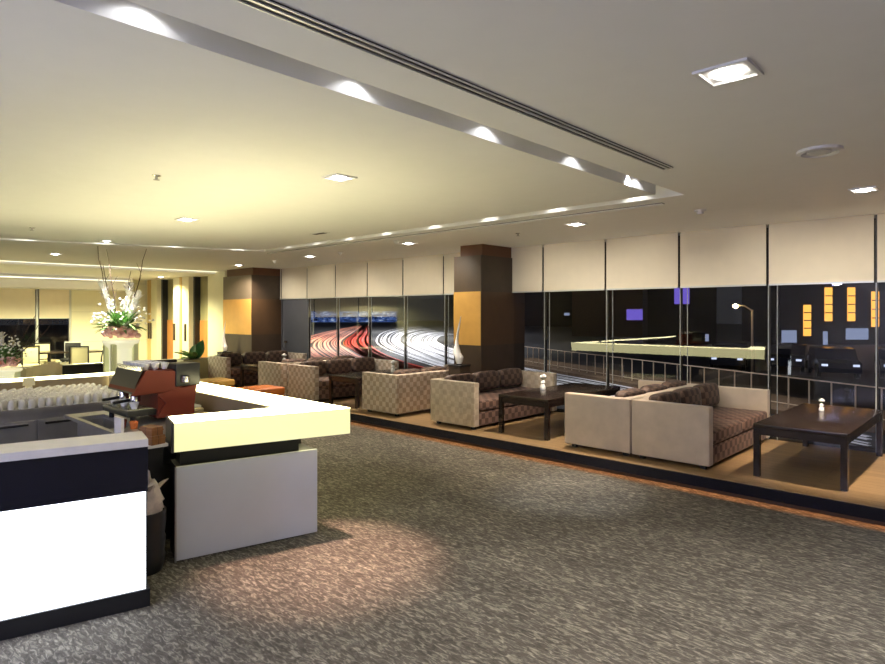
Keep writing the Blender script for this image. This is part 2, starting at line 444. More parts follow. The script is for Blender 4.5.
# side wall continuing past the pillar, with pilasters
sw = struct(box('wall_side', 'olive', XL-.2, -15.0, 8.1, YW+.3, 0, 3.3))
for k, (xa, xb, xc, xd) in enumerate(((-20.58, -20.46, -20.22, -19.77), (-18.55, -18.07, -17.94, -17.5), (-16.3, -16.0, -15.9, -15.3))):
    pt = thing('pilaster', ('cream pilaster with gold stripe in the far corner', 'cream pilaster with two dark pull handles by the potted plant', 'plain cream pilaster joined to the distant banded pillar')[k],
               'pilaster', (xa, 7.8, 0), kind='structure')
    h = 2.82 if k < 2 else ZC
    box('cream_body', 'cream_plain', 0, xd-xa, 0, .3, 0, h-.001, pt)
    if k < 2:
        box('gold_stripe', 'gold', xb-xa, xc-xa, -.02, 0, 0, h-.001, pt)
        box('black_edge', 'black', xd-xa, xd-xa+.11, .14, .3, 0, h-.001, pt)
        hb = B()
        for sx in ((.22, .36) if k == 0 else (.10, .86)): bx(hb, sx, sx+.05, -.05, 0, .95, 1.45)
        obj('pull_handle', hb, 'dark_wood', pt)
for xa, xb in ((-19.64, -18.58), (-17.37, -16.32)):
    struct(box('wall_panel', 'orange_panel', xa, xb, 8.07, 8.1, 0, 1.55), 'orange lower wall panel between the cream pilasters', 'panel')
# far wall with its own windows and blinds
wf = B(); bx(wf, XL-.2, XL, YB, -2, 0, 3.3); bx(wf, XL-.2, XL, 5.65, YW, 0, 3.3); bx(wf, XL-.2, XL, -2, 5.65, 2.45, 3.3); bx(wf, XL-.2, XL, -2, 5.65, 0, .3)
struct(obj('wall_far', wf, 'cream'), 'pale cream tiled wall at the far end of the lounge', 'wall')
wm = B()
for y in (-2, .3, 2.55, 4.8-.05, 5.6): bx(wm, XL-.1, XL-.02, y, y+.06, .3, 2.45)
w2 = struct(obj('window_20', wm, 'blind_rail')); box('pane', 'glass', XL-.09, XL-.078, -2, 5.65, .3, 2.45, w2)
for k, (ya, yb) in enumerate(((-1.9, .3), (.37, 2.55), (2.62, 4.72), (4.82, 5.58))):
    r = thing('roller_blind', ('far cream roller blind behind the back wall corner', 'far cream roller blind past the second bouquet', 'wide far cream roller blind above the distant dining chairs', 'narrow far cream roller blind next to the tiled cream wall')[k], 'blind', (XL+.03, ya, 1.60))
    box('fabric', 'blind', 0, .01, 0, yb-ya, .02, .85, r); box('bottom_bar', 'blind_rail', -.008, .02, 0, yb-ya, 0, .02, r)

# ------------------------------------------------------------------ ceiling fixtures
def spot(loc, target, power, size, col=(1, .93, .84), blend=.6, rad=.05):
    l = bpy.data.lights.new('spot', 'SPOT'); l.energy = power; l.spot_size = R(size); l.spot_blend = blend
    l.color = col; l.shadow_soft_size = rad
    o = bpy.data.objects.new('spot_light', l); COL.objects.link(o); o.location = loc
    d = Vector(target)-Vector(loc); o.rotation_euler = d.to_track_quat('-Z', 'Y').to_euler()
    return o
def downlight(x, y, label, power=120, size=95, target=None, col=(1, .92, .82), z=ZC, rz=0, s=.105, blend=.7, wide=0):
    t = thing('downlight', label, 'downlight', (x, y, z), rz, 'recessed ceiling downlights')
    b = B()
    for a in ((-s, s, -s, -s+.02), (-s, s, s-.02, s), (-s, -s+.02, -s+.02, s-.02), (s-.02, s, -s+.02, s-.02)): bx(b, *a, -.012, 0)
    obj('trim_plate', b, 'metal_trim', t)
    l = B(); lathe(l, [(s*.56, -.001), (s*.56, -.010), (s*.35, -.022), (0, -.026)], 20); obj('lens', l, 'lamp_on', t, True)
    tg = target or (x, y, 0)
    spot((x, y, z-.06), tg, power, size, col, blend)
    if wide: spot((x, y, z-.05), (x, YW, 1.15) if y > 6 else (x, y, 0), wide, 100 if y > 6 else 172, (1, .93, .80), .9 if y > 6 else .25)  # added fill: a second wide beam beside the downlight's own
    return t
downlight(-1.0, 2.98, 'bright square downlight alone in the ceiling beside the long double slot', 160, 100, s=.12, wide=30)
downlight(-1.05, 6.62, 'ceiling downlight over the glossy dark coffee table', 300, 62, (-1.25, 7.3, .6), (1, .78, .6), wide=50)
downlight(-4.06, 6.70, 'ceiling downlight above the gap between sofas by the amber-banded pillar', 230, 80, (-4.2, 6.6, .2), (1, .84, .68), wide=50)
downlight(-7.1, 6.7, 'ceiling downlight before the window bays with the road view', 200, 80, (-6.9, 6.3, .2), (1, .86, .72), wide=50)
downlight(-10.1, 6.9, 'bright ceiling downlight above the checkered sofas', 200, 80, (-10.1, 6.5, .2), (1, .86, .72), wide=50)
downlight(-13.1, 7.0, 'ceiling downlight that lights the distant banded pillar', 150, 70, (-14.6, 7.9, 1.2), (1, .86, .68), wide=50)
downlight(-4.08, 3.07, 'downlight in the raft above the corner of the glowing bar', 480, 38, (-3.62, 2.62, 0), (1, .62, .48), blend=.8)
downlight(-7.2, 3.19, 'small raft downlight over the far arm of the bar', 60, 90, None, (1, .9, .65))
downlight(-10.21, 3.28, 'bright ceiling downlight above the tall twigs of the bouquet', 320, 50, (-10.46, 3.5, 1.2), (1, .95, .8), s=.07)
downlight(-13.15, 3.34, 'ceiling downlight between the two light lines', 120, 90, None, (1, .92, .6))
downlight(-18.2, 7.3, 'distant downlight before the cream pilasters', 160, 150, None, (1, .88, .5), 2.82)
spot((-19.6, 6.6, 2.75), (-20.2, 7.9, 1.2), 160, 120, (1, .88, .5), .6)  # extra spot without fitting, added to brighten the corner pilaster
for x, y in ((1.2, .2), (1.2, 3.4), (1.4, 6.6), (-1.6, -2.4), (-5.8, -2.6)):  # unseen spots without fittings, added to fill the near lounge
    spot((x, y, ZC-.03), (x, y, 0), 125, 110, (.88, .90, 1), .8)
for x in (-2.2, -5.3, -8.6, -11.6): spot((x, 6.7, 2.84), (x, YW, 1.15), 45, 100, (1, .93, .80), .9)  # wash spots without fittings, added to brighten the blinds
spot((.9, 6.7, 2.84), (.9, YW, 1.15), 45, 100, (1, .93, .80), .9)  # one more added blind wash, also without a fitting
# lamps of the light slot
for y in (-.13, .93, 1.99, 3.05, 4.10, 5.15):
    spot((-2.425, y, 2.995), (-2.43, y, 2.2), 1.3, 130, (.96, .97, 1), .35, .01)
spot((-2.40, 5.0, 3.13), (-3.3, 5.2, 0), 130, 34, (.92, .95, 1), .8, .02)
for x in (-2.81, -3.76, -4.71, -5.66, -6.62, -7.5, -8.35, -9.2):
    spot((x, 5.68, 2.995), (x, 5.69, 2.2), 1.5, 130, (1, .98, .9), .35, .01)
for k in range(5):
    f = .4+k*1.05; a = Vector((-9.9, 5.74, 0)); b = Vector((-13.6, -4.9, 0)); d = (b-a).normalized(); p = a+d*f
    spot((p.x, p.y, 2.995), (p.x-.01, p.y, 2.2), 1.5, 130, (1, .98, .9), .35, .01)

def slot_diffuser(name, x0, x1, y0, y1, label, along):
    t = thing(name, label, 'vent', (x0, y0, ZC)); w, d = x1-x0, y1-y0
    box('slot_backing', 'slot', 0, w, 0, d, -.006, 0, t)
    b = B()
    for f in (0, .42, .5, .92):
        if along == 'y': bx(b, w*f, w*(f+.08), 0, d, -.012, -.006)
        else: bx(b, 0, w, d*f, d*(f+.08), -.012, -.006)
    obj('slot_fin', b, 'metal_trim', t)
slot_diffuser('linear_vent', -2.03, -1.95, -4.5, 4.62, 'long double slot vent in the ceiling beside the lit slot', 'y')
slot_diffuser('linear_vent', -10.2, -2.66, 6.02, 6.09, 'thin slot vent in the ceiling parallel to the window wall', 'x')
def detector(x, y, label, r=.05, z=ZC):
    t = thing('smoke_detector', label, 'detector', (x, y, z), 0, 'ceiling detectors')
    b = B(); lathe(b, [(r, 0), (r, -.015), (r*.8, -.02)], 18); obj('base_plate', b, 'metal_trim', t, True)
    b = B(); lathe(b, [(r*.62, -.02), (r*.55, -.045), (r*.2, -.05)], 18); obj('sensor_head', b, 'metal_trim', t, True)
detector(-2.55, 6.74, 'small white detector on the ceiling near the end of the thin slot vent', .06)
detector(-7.0, 6.35, 'small ceiling detector near the road-view windows')
detector(-9.1, 6.87, 'small ceiling detector above the checkered sofas')
detector(-11.52, 6.98, 'small ceiling detector before the grey door')
def sprinkler(x, y, label):
    t = thing('sprinkler', label, 'sprinkler', (x, y, ZC), 0, 'ceiling sprinklers')
    b = B(); lathe(b, [(.035, .002), (.035, -.006), (.012, -.012)], 14); obj('collar', b, 'chrome', t, True)
    b = B(); lathe(b, [(.010, -.006), (.010, -.035), (.024, -.037), (.024, -.041)], 12); obj('nozzle', b, 'steel', t, True)
sprinkler(-5.10, 2.01, 'small sprinkler under the raft before the round bar lights')
sprinkler(-9.38, 2.12, 'small sprinkler under the raft above the rows of tumblers')
sprinkler(-5.12, 6.92, 'small sprinkler before the amber-banded pillar')
t = thing('round_vent', 'round ceiling vent with raised white ring', 'vent', (-1.02, 4.83, ZC))
b = B(); lathe(b, [(.14, 0), (.14, -.018), (.115, -.026), (.105, -.012), (.105, 0)], 28); obj('ring', b, 'metal_trim', t, True)
b = B(); lathe(b, [(.105, -.001), (.105, -.006), (0, -.006)], 24); obj('recess', b, 'slot', t)
b = B(); lathe(b, [(.075, 0), (.075, -.020), (.045, -.028), (0, -.028)], 24); obj('core', b, 'metal_trim', t, True)
b = B(); bx(b, -.10, .10, -.012, .012, -.022, -.004); obj('cross_bar', b, 'metal_trim', t)
t = thing('raft_vent', 'thin flat vent flush in the raft near the far lit slot', 'vent', (-7.12, 5.02, ZC))
box('frame', 'metal_trim', -.16, .16, -.06, .06, -.008, 0, t); box('louvre', 'slot', -.13, .13, -.035, .035, -.011, -.008, t)

# ------------------------------------------------------------------ sofas, tables, stools
SOFA = {}
def make_sofa(name, label, fabric, loc, rotz, L=2.02, W=.83, H=.64):
    t = thing(name, label, 'sofa', loc, rotz, 'lounge sofas on the platform')
    a = .11
    for y0 in (0, L-a):
        b = B(); bx(b, -W/2, W/2, -L/2+y0, -L/2+y0+a, .045, H, .012); obj('armrest', b, fabric, t, True)
    b = B(); bx(b, -W/2, -W/2+.13, -L/2+a, L/2-a, .045, H, .012); obj('backrest', b, fabric, t, True)
    b = B(); bx(b, -W/2+.13, W/2-.012, -L/2+a, L/2-a, .045, .235, .012); obj('seat_base', b, 'check_seat', t, True)
    n = 2; sw_ = (L-2*a)/n
    for k in range(n):
        b = B(); bx(b, -W/2+.13, W/2+.004, -L/2+a+k*sw_+.004, -L/2+a+(k+1)*sw_-.004, .242, .385, .03); obj('seat_cushion', b, 'check_seat', t, True)
    for k in range(3):
        cw = (L-2*a)/3
        b = B(); cushion(b, 0, .20, 0, cw-.01, 0, .315, .7)
        o = obj('back_cushion', b, 'check_dark', t, True); o.location = (-W/2+.115, -L/2+a+k*cw+.005, .385); o.rotation_euler = (0, R(-6), 0)
    for sx in (-1, 1):
        for sy in (-1, 1):
            b = B(); bx(b, sx*(W/2-.09)-.025, sx*(W/2-.09)+.025, sy*(L/2-.09)-.025, sy*(L/2-.09)+.025, 0, .045); obj('leg', b, 'black', t)
    return t
yc = 6.28+1.01
sA = make_sofa('sofa', 'tan velvet sofa beside the glossy dark coffee table, its checkered seat facing that table', 'velvet', (-2.70, yc, ZP), 0)
dup(sA, (-3.55, yc, ZP), PI, 'tan velvet sofa back to back with another, its seat facing the amber-banded pillar')
make_sofa('sofa', 'pale checkered sofa in front of the amber-banded pillar facing a long dark coffee table', 'check_soft', (-5.79, yc, ZP), 0)
sC = make_sofa('sofa', 'checkered sofa showing its high rosy back, before the white teardrop vase', 'check', (-7.335, yc, ZP), PI)
dup(sC, (-9.49, yc, ZP), 0, 'checkered sofa with dark back cushions under the red road view')
dup(sC, (-10.56, yc, ZP), PI, 'checkered sofa end just behind the orange stool beside the bar')
dup(sC, (-12.70, yc, ZP), 0, 'farthest checkered sofa, below the distant banded pillar')

def make_table(label, loc, Wd=.78, L=1.88, H=.51):
    t = thing('coffee_table', label, 'coffee table', loc, 0, 'dark coffee tables between the sofas')
    b = B(); bx(b, -Wd/2, Wd/2, -L/2, L/2, H-.035, H, .004); obj('tabletop', b, 'espresso', t, True)
    b = B()
    for a in ((-Wd/2+.01, Wd/2-.01, -L/2+.01, -L/2+.035), (-Wd/2+.01, Wd/2-.01, L/2-.035, L/2-.01), (-Wd/2+.01, -Wd/2+.035, -L/2+.035, L/2-.035), (Wd/2-.035, Wd/2-.01, -L/2+.035, L/2-.035)): bx(b, *a, H-.105, H-.035)
    obj('apron', b, 'espresso', t)
    for sx in (-1, 1):
        for sy in (-1, 1):
            b = B(); x = sx*(Wd/2-.028); y = sy*(L/2-.028); bx(b, x-.027, x+.027, y-.027, y+.027, 0, H-.035); obj('leg', b, 'espresso', t)
    return t
T1 = make_table('glossy dark coffee table standing alone at the window end of the platform', (-1.53, 7.36, ZP))
dup(T1, (-4.68, 7.36, ZP), 0, 'dark coffee table between the two sofas near the amber-banded pillar')
dup(T1, (-8.44, 7.36, ZP), 0, 'dark coffee table before the red road view, between checkered sofas')
dup(T1, (-11.55, 7.36, ZP), 0, 'farthest dark coffee table, pale reflection on its top, before the distant pillar')

def bud_vase(label, loc, s=1):
    t = thing('bud_vase', label, 'vase', loc, 0, 'small bud vases on the coffee tables'); t.scale = (s, s, s)
    b = B(); lathe(b, [(.026, 0), (.032, .02), (.022, .05), (.018, .058), (.026, .07), (.02, .09), (.014, .098)], 16); obj('bottle', b, 'porcelain', t, True)
    b = B(); tube(b, [(0, 0, .09), (.004, 0, .125)], .004, seg=6); leaf(b, (0, 0, .1), (.5, .3, .5), .05, .02); leaf(b, (0, 0, .1), (-.5, -.2, .5), .045, .02); obj('stem', b, 'leaf', t, True)
    b = B(); ball(b, (.004, 0, .14), .028, 1, 1, .8)
    for k in range(6): ball(b, (.004+.024*math.cos(k*PI/3), .024*math.sin(k*PI/3), .136), .013, u=8, v=6)
    obj('blossom', b, 'white_petal', t, True)
bud_vase('tiny white flower in a bud vase on the glossy dark coffee table', (-1.62, 7.75, ZP+.51), .85)
bud_vase('white bud vase on the dark coffee table near the amber-banded pillar', (-4.93, 7.25, ZP+.51), 1.35)
bud_vase('white bud vase on the coffee table before the red road view', (-8.42, 7.55, ZP+.51), 1.3)
bud_vase('white bud vase on the farthest coffee table', (-11.35, 7.1, ZP+.51), 1.4)

def stool(label, loc, mat, s=.55, rz=0):
    t = thing('stool', label, 'stool', loc, rz, 'low stools beside the bar')
    b = B(); bx(b, -s/2, s/2, -s/2, s/2, .33, .46, .03); obj('seat_pad', b, mat, t, True)
    b = B(); bx(b, -s/2+.01, s/2-.01, -s/2+.01, s/2-.01, .05, .33, .01); obj('body', b, 'orange', t, True)
    for sx in (-1, 1):
        for sy in (-1, 1):
            b = B(); bx(b, sx*.2-.02, sx*.2+.02, sy*.2-.02, sy*.2+.02, 0, .05); obj('leg', b, 'black', t)
stool('orange leather stool before the checkered sofa end', (-9.72, 5.62, 0), 'orange', .6)
stool('mustard-topped stool below the farthest checkered sofa', (-11.55, 5.64, 0), 'mustard', .6)
stool('small orange stool near the potted plant', (-13.0, 5.66, 0), 'orange', .5)

def teardrop_vase(label, loc, s=1, ped=None):
    t = thing('teardrop_vase', label, 'vase', loc); t.scale = (s, s, s)
    b = B(); pr = [(.035, 0), (.055, .05), (.068, .12), (.064, .18), (.045, .27), (.028, .36), (.020, .46), (.017, .55), (.012, .64), (.007, .72), (.002, .78)]
    rings = []; seg = 18
    for r_, z in pr:
        ox = -.055*math.sin(z/.78*PI*1.25) if z > .15 else 0
        ox -= .0
        rings.append([b.verts.new((ox+r_*math.cos(2*PI*k/seg), r_*math.sin(2*PI*k/seg), z)) for k in range(seg)])
    for p, q in zip(rings, rings[1:]):
        for k in range(seg): b.faces.new((p[k], p[(k+1) % seg], q[(k+1) % seg], q[k]))
    b.faces.new(rings[0][::-1]); b.faces.new(rings[-1])
    obj('body', b, 'porcelain', t, True)
    b = B(); lathe(b, [(.045, -.004), (.045, .012), (.034, .014)], 18); obj('foot_ring', b, 'black', t, True)
def plinth(label, loc, w, h):
    t = thing('display_plinth', label, 'plinth', loc)
    box('column', 'dark_wood', -w/2, w/2, -w/2, w/2, 0, h-.02, t); box('cap', 'black', -w/2-.01, w/2+.01, -w/2-.01, w/2+.01, h-.02, h, t)
plinth('dark plinth under the white teardrop vase at the amber-banded pillar', (-6.56, 7.30, ZP), .24, .76)
teardrop_vase('white teardrop vase with a curling neck at the amber-banded pillar', (-6.56, 7.30, .934), 1)
plinth('dark plinth under the white vase at the distant pillar', (-14.45, 7.35, 0), .26, .8)
teardrop_vase('white teardrop vase before the distant banded pillar', (-14.45, 7.35, .804), 1.0)

# ------------------------------------------------------------------ the bar
# front counter in the corner
def seg_prism(bm, p0, p1, depth, z0, z1):
    """a slab from p0 to p1, going 'depth' to the bar side"""
    d = Vector((p1[0]-p0[0], p1[1]-p0[1])).normalized(); n = Vector((-d.y, d.x))
    prism(bm, [p0, p1, (p1[0]+n.x*depth, p1[1]+n.y*depth), (p0[0]+n.x*depth, p0[1]+n.y*depth)], z0, z1)
def along(p, d, s): return (p[0]+d[0]*s, p[1]+d[1]*s)
E0 = (-3.80, 1.45); ed = Vector((-.236, -.972)).normalized(); E1 = along(E0, ed, 2.7)
fc = thing('front_counter', 'service counter with glowing white lower panel, dark band and pale stone top', 'counter', (E0[0], E0[1], 0))
def loc_(p, o=E0): return (p[0]-o[0], p[1]-o[1])
e0, e1 = loc_(E0), loc_(E1)
def shift(p0, p1, s):
    d = Vector((p1[0]-p0[0], p1[1]-p0[1])).normalized(); n = Vector((-d.y, d.x)); return (p0[0]+n.x*s, p0[1]+n.y*s), (p1[0]+n.x*s, p1[1]+n.y*s)
# direction E1 -> E0 puts the bar side on the left hand
b = B(); seg_prism(b, e1, e0, .30, .955, 1.0); obj('stone_top', b, 'pale_stone', fc)
q1, q0 = shift(e1, e0, .015)
b = B(); seg_prism(b, q1, q0, .27, .685, .955); obj('dark_fascia', b, 'black_gloss', fc)
b = B(); seg_prism(b, q1, along(q0, -ed, -.012), .05, .105, .685); obj('light_panel', b, 'frosty', fc)
q1b, q0b = shift(e1, e0, .066)
b = B(); seg_prism(b, q1b, q0b, .22, .105, .685); obj('carcass', b, 'black', fc)
b = B(); seg_prism(b, e1, along(e0, -ed, .01), .28, 0, .105); obj('plinth', b, 'black', fc)

# glowing L-shaped bar
G0, G1, GI0, GI1 = (-4.24, 1.79), (-3.90, 3.04), (-4.53, 1.87), (-4.33, 2.69)
bar = thing('glowing_bar', 'long bar with glowing yellow-white light box top and grey panel base', 'bar', (-4.2, 2.9, 0))
def bl(*ps): return [(p[0]+4.2, p[1]-2.9) for p in ps]
tk = .035
b = B(); prism(b, bl(G0, G1, GI1, GI0), .795, .995); obj('front_light_box', b, 'bar_face', bar)
b = B(); prism(b, bl(G0, G1, GI1, GI0), .995, 1.0); obj('front_glow_top', b, 'bar_top', bar)
b = B(); prism(b, bl(GI1, G1, (-8.47, 3.06), (-8.38, 2.90), (-8.34, 2.72)), .80, .995); obj('side_light_box', b, 'bar_side', bar)
b = B(); prism(b, bl(GI1, G1, (-8.47, 3.06), (-8.38, 2.90), (-8.34, 2.72)), .995, 1.0); obj('side_glow_top', b, 'bar_top', bar)
b = B(); prism(b, bl((-8.47, 2.90), (-8.38, 2.90), (-8.38, -3.2), (-8.47, -3.2)), .97, 1.0); obj('back_glow_top', b, 'bar_top', bar)
b = B(); prism(b, bl((-8.47, 2.90), (-8.38, 2.90), (-8.38, -3.2), (-8.47, -3.2)), 0, .97); obj('back_base', b, 'bar_brown', bar)
# inner lining of the side arm and end cap of the light box
b = B(); prism(b, bl((-4.34, 2.688), (-4.36, 2.672), (-8.32, 2.70), (-8.33, 2.719)), .55, .985); obj('inner_lining', b, 'bar_brown', bar)
b = B(); prism(b, bl((-4.245, 1.772), (-4.24, 1.789), (-4.53, 1.869), (-4.535, 1.852)), .79, 1.0); obj('end_cap', b, 'mullion', bar)
# recessed dark band and grey base panel under the front box
b = B(); prism(b, bl((-4.40, 1.90), (-4.17, 2.74), (-4.36, 2.79), (-4.58, 1.95)), .66, .795); obj('dark_band', b, 'black', bar)
b = B(); prism(b, bl((-4.32, 1.84), (-4.09, 2.86), (-4.12, 2.87), (-4.35, 1.85)), .012, .668); obj('base_panel', b, 'grey_acrylic', bar)
b = B(); prism(b, bl((-4.345, 1.835), (-4.32, 1.829), (-4.318, 1.839), (-4.343, 1.845)), .0, .668); obj('base_edge', b, 'steel', bar)
b = B(); prism(b, bl((-4.36, 1.86), (-4.13, 2.87), (-4.40, 2.93), (-4.62, 1.92)), 0, .66); obj('base_carcass', b, 'black', bar)
b = B(); prism(b, bl((-4.5, 2.75), (-4.5, 2.98), (-8.4, 3.0), (-8.1, 2.75)), 0, .80); obj('side_base', b, 'black', bar)

# back counter with fridge doors, carrying the tumblers
bc = thing('back_counter', 'low steel service counter with fridge doors under the rows of tumblers', 'counter', (-7.05, .5, 0))
box('worktop', 'steel', -1.31, 0, -2.6, 2.12, .785, .82, bc)
box('carcass', 'steel', -1.29, -.03, -2.6, 2.10, .08, .785, bc)
box('kick_plate', 'black', -1.0, -.08, -2.6, 2.08, 0, .08, bc)
for k in range(4):
    y0 = -1.5+k*.88
    d = box('door', 'steel', -.03, -.008, y0, y0+.86, .10, .70, bc)
    box('handle', 'chrome', -.008, .012, y0+.06, y0+.80, .655, .675, d)

def tumbler_mesh():
    b = B(); lathe(b, [(.030, 0), (.033, .03), (.0315, .06), (.024, .085), (.012, .09), (.012, .094), (0, .095)], 12)
    return b
tum = obj('drinking_glass', tumbler_mesh(), 'tumbler', None, True)
tag(tum, 'upturned tumbler in the dense rows on the steel counter', 'glass', 'tumblers on the back counter')
first = True
for i in range(13):
    for j in range(17):
        p = (-7.10-i*.092+random.uniform(-.012, .012), 1.10+j*.083+random.uniform(-.01, .01)+(.04 if i % 2 else 0)+random.uniform(-.006, .006), .82)
        if first: o = tum; first = False
        else: o = tum.copy(); COL.objects.link(o)
        o.location = p

# sink unit inside the bar
su = thing('sink_unit', 'steel sink unit with open basin beside the red coffee machine', 'sink', (-5.55, 2.1, 0))
b = B()
for a in ((-.85, .75, -.40, -.36), (-.85, .75, -.14, .42), (-.85, -.62, -.36, -.14), (.20, .75, -.36, -.14)): bx(b, *a, .79, .82)
obj('worktop', b, 'steel', su)
b = B()
for a in ((-.62, .20, -.36, -.35), (-.62, .20, -.15, -.14), (-.62, -.61, -.35, -.15), (.19, .20, -.35, -.15)): bx(b, *a, .60, .79)
bx(b, -.62, .20, -.36, -.14, .59, .60); obj('basin', b, 'steel', su)
box('cabinet', 'black', -.83, .73, -.38, .40, 0, .585, su)
t = thing('splash_board', 'pale board leaning at the end of the steel sink', 'board', (-4.86, 1.66, .0))
b = B(); bx(b, -.08, .06, -.02, .0, .30, .98); obj('board', b, 'pale_stone', t); b = B(); bx(b, -.06, .04, -.02, .0, 0, .30); obj('foot', b, 'black', t)
def cup(label, loc, mat, h=.07, r=.035, rx=0):
    t = thing('cup', label, 'cup', loc, 0, 'small cups around the sink'); 
    b = B(); lathe(b, [(r*.7, 0), (r, h), (r*.9, h), (r*.6, .008), (0, .008)], 14); obj('bowl', b, mat, t, True)
    b = B(); tube(b, [(r*.82, 0, h*.75), (r*1.5, 0, h*.7), (r*1.5, 0, h*.35), (r*.75, 0, h*.25)], .006, seg=6); obj('handle', b, mat, t, True)
cup('red cup on the sink edge under the drip tray', (-5.30, 1.82, .82), 'red')
cup('dull red cup beside the other red cup on the sink', (-5.22, 1.88, .82), 'orange', .06)

# espresso machine, end panel towards the entrance
em = thing('espresso_machine', 'burnt-red coffee machine with chrome fittings and cups on top', 'coffee machine', (-6.02, 1.90, .82))
L_ = .64
def P(bm_pts, x0, x1): b = B(); xprism(b, bm_pts, x0, x1); return b
obj('body', P([(.24, .03), (.56, .03), (.56, .30), (.24, .30)], .02, L_-.02), 'red', em)
obj('head', P([(.04, .27), (.36, .29), (.42, .44), (.12, .44)], .02, L_-.03), 'red', em)
obj('end_panel', P([(.02, .24), (.40, .26), (.46, .30), (.46, .42), (.14, .45)], L_-.03, L_), 'red', em)
obj('rear_end_panel', P([(.22, .04), (.54, .04), (.57, .30), (.22, .24), (.30, .16)], L_-.02, L_+.005), 'red', em)
obj('front_panel', P([(.035, .255), (.055, .255), (.135, .445), (.115, .445)], .02, L_-.03), 'black', em)
box('drip_tray', 'black', .0, L_-.04, .0, .24, .06, .11, em, .006)
b = B(); 
for k in range(14): bx(b, .03+k*.04, .045+k*.04, .015, .22, .11, .118)
obj('drip_grille', b, 'chrome', em)
box('cup_rail', 'chrome', .03, L_-.04, .11, .13, .44, .475, em)
box('display_box', 'black', L_-.22, L_+.01, .38, .60, .29, .49, em, .01)
b = B(); lathe(b, [(.04, 0), (.04, .05)], 14, L_+.02, .46); o = obj('steam_knob', b, 'chrome', em, True); o.location = (0, 0, .33)
for k in range(2):
    x = .17+k*.26
    b = B(); lathe(b, [(.045, .17), (.045, .24), (.03, .26)], 16, x, .12); gh = obj('group_head', b, 'chrome', em, True)
    b = B(); tube(b, [(x, .09, .185), (x+.02, -.06, .175)], .013, seg=8); obj('portafilter_handle', b, 'black', gh, True)
for k in range(4):
    x = .08+(k % 2)*.5; y = .05 if k < 2 else .5
    b = B(); lathe(b, [(.022, 0), (.022, .065)], 12, x, y); obj('foot', b, 'black', em, True)
cupb = B(); lathe(cupb, [(.022, 0), (.037, .045), (.040, .055), (.036, .055), (.02, .008), (0, .008)], 14)
cu = obj('espresso_cup', cupb, 'porcelain', None, True); tag(cu, 'white cup in the rows on top of the red coffee machine', 'cup', 'cups on the coffee machine'); first = True
for i in range(6):
    for j in range(3):
        o = cu if first else cu.copy()
        if not first: COL.objects.link(o)
        first = False
        o.location = (-5.93+i*.082, 2.08+j*.082, .82+.441)
cu2 = cu.copy(); 
for k in range(3):
    o = cu.copy(); COL.objects.link(o); o.location = (-5.97+k*.24, 1.98, .939)
    o['label'] = 'white cup on the drip tray of the red coffee machine'; o['group'] = 'cups on the drip tray'
bpy.data.objects.remove(cu2)

# small cabinet, crates, bin in the gap
t = thing('gap_cabinet', 'dark cabinet with pale ledge in the gap between counter and bar', 'cabinet', (-4.66, 1.78, 0))
box('body', 'black', -.12, .14, -.16, .05, .30, .845, t); box('ledge', 'pale_stone', -.13, .42, -.18, -.03, .845, .865, t); box('foot', 'black', -.11, .12, -.13, .02, 0, .30, t)
def crate(label, loc, w, d, h):
    t = thing('tea_crate', label, 'crate', loc, R(14), 'wooden crates by the bar end')
    box('tray', 'crate', -w/2, w/2, -d/2, d/2, 0, h*.55, t)
    b = B(); bx(b, -w/2-.004, w/2+.004, -d/2-.004, d/2+.004, h*.55, h*.7); bx(b, -w/2, w/2, -d/2, d/2, h*.7, h); obj('slat_lid', b, 'crate', t)
crate('striped brown wooden crate at the cut end of the glowing bar', (-4.32, 1.67, .865), .15, .10, .06)
crate('smaller brown wooden crate stacked on the striped crate', (-4.325, 1.67, .925), .13, .085, .055)
tb = thing('waste_bin', 'black ribbed waste bin lined with a pale crumpled bag', 'bin', (-4.35, 1.63, 0))
b = B(); lathe(b, [(.115, 0), (.13, .06), (.138, .10), (.130, .12), (.140, .22), (.132, .24), (.142, .34), (.142, .41), (.128, .41), (.12, .1), (0, .1)], 24); obj('drum', b, 'black', tb, True)
b = B(); ball(b, (0, 0, .44), .135, 1, 1, 1, 18, 12)
for v in b.verts:
    a = math.atan2(v.co.y, v.co.x); v.co.z += .10*max(0, math.sin(a*2+1))*(v.co.z-.36)/.2+random.uniform(-.035, .035); k = 1+random.uniform(-.2, .08); v.co.x *= k; v.co.y *= k
for k in range(5): leaf(b, (.05*math.cos(k*1.3), .05*math.sin(k*1.3), .5), (math.cos(k*1.3), math.sin(k*1.3), 1.2), .16, .09, .1)
obj('bin_liner', b, 'plastic_bag', tb, True)
# folded cloth and tongs on the inner shelf of the side arm
sh = thing('inner_shelf', 'narrow brown shelf inside the far arm of the bar', 'shelf', (-6.2, 2.59, 0))
box('board', 'bar_brown', -.75, 1.2, -.055, .075, .80, .83, sh); box('upright', 'black', -.74, 1.18, .0, .07, 0, .80, sh)
t = thing('folded_towel', 'pale folded towel on the brown shelf inside the bar', 'towel', (-5.75, 2.60, .83))
b = B(); bx(b, -.12, .12, -.06, .06, 0, .03, .012); obj('lower_fold', b, 'beige', t, True); b = B(); bx(b, -.11, .09, -.055, .05, .03, .055, .012); obj('upper_fold', b, 'white_petal', t, True)
t = thing('small_card', 'small cream card standing behind the tumblers', 'card', (-8.33, 1.85, .82))
box('face', 'chair_cream', 0, .006, -.06, .06, .10, .19, t); box('foot', 'chair_cream', -.02, .02, -.03, .03, 0, .10, t)

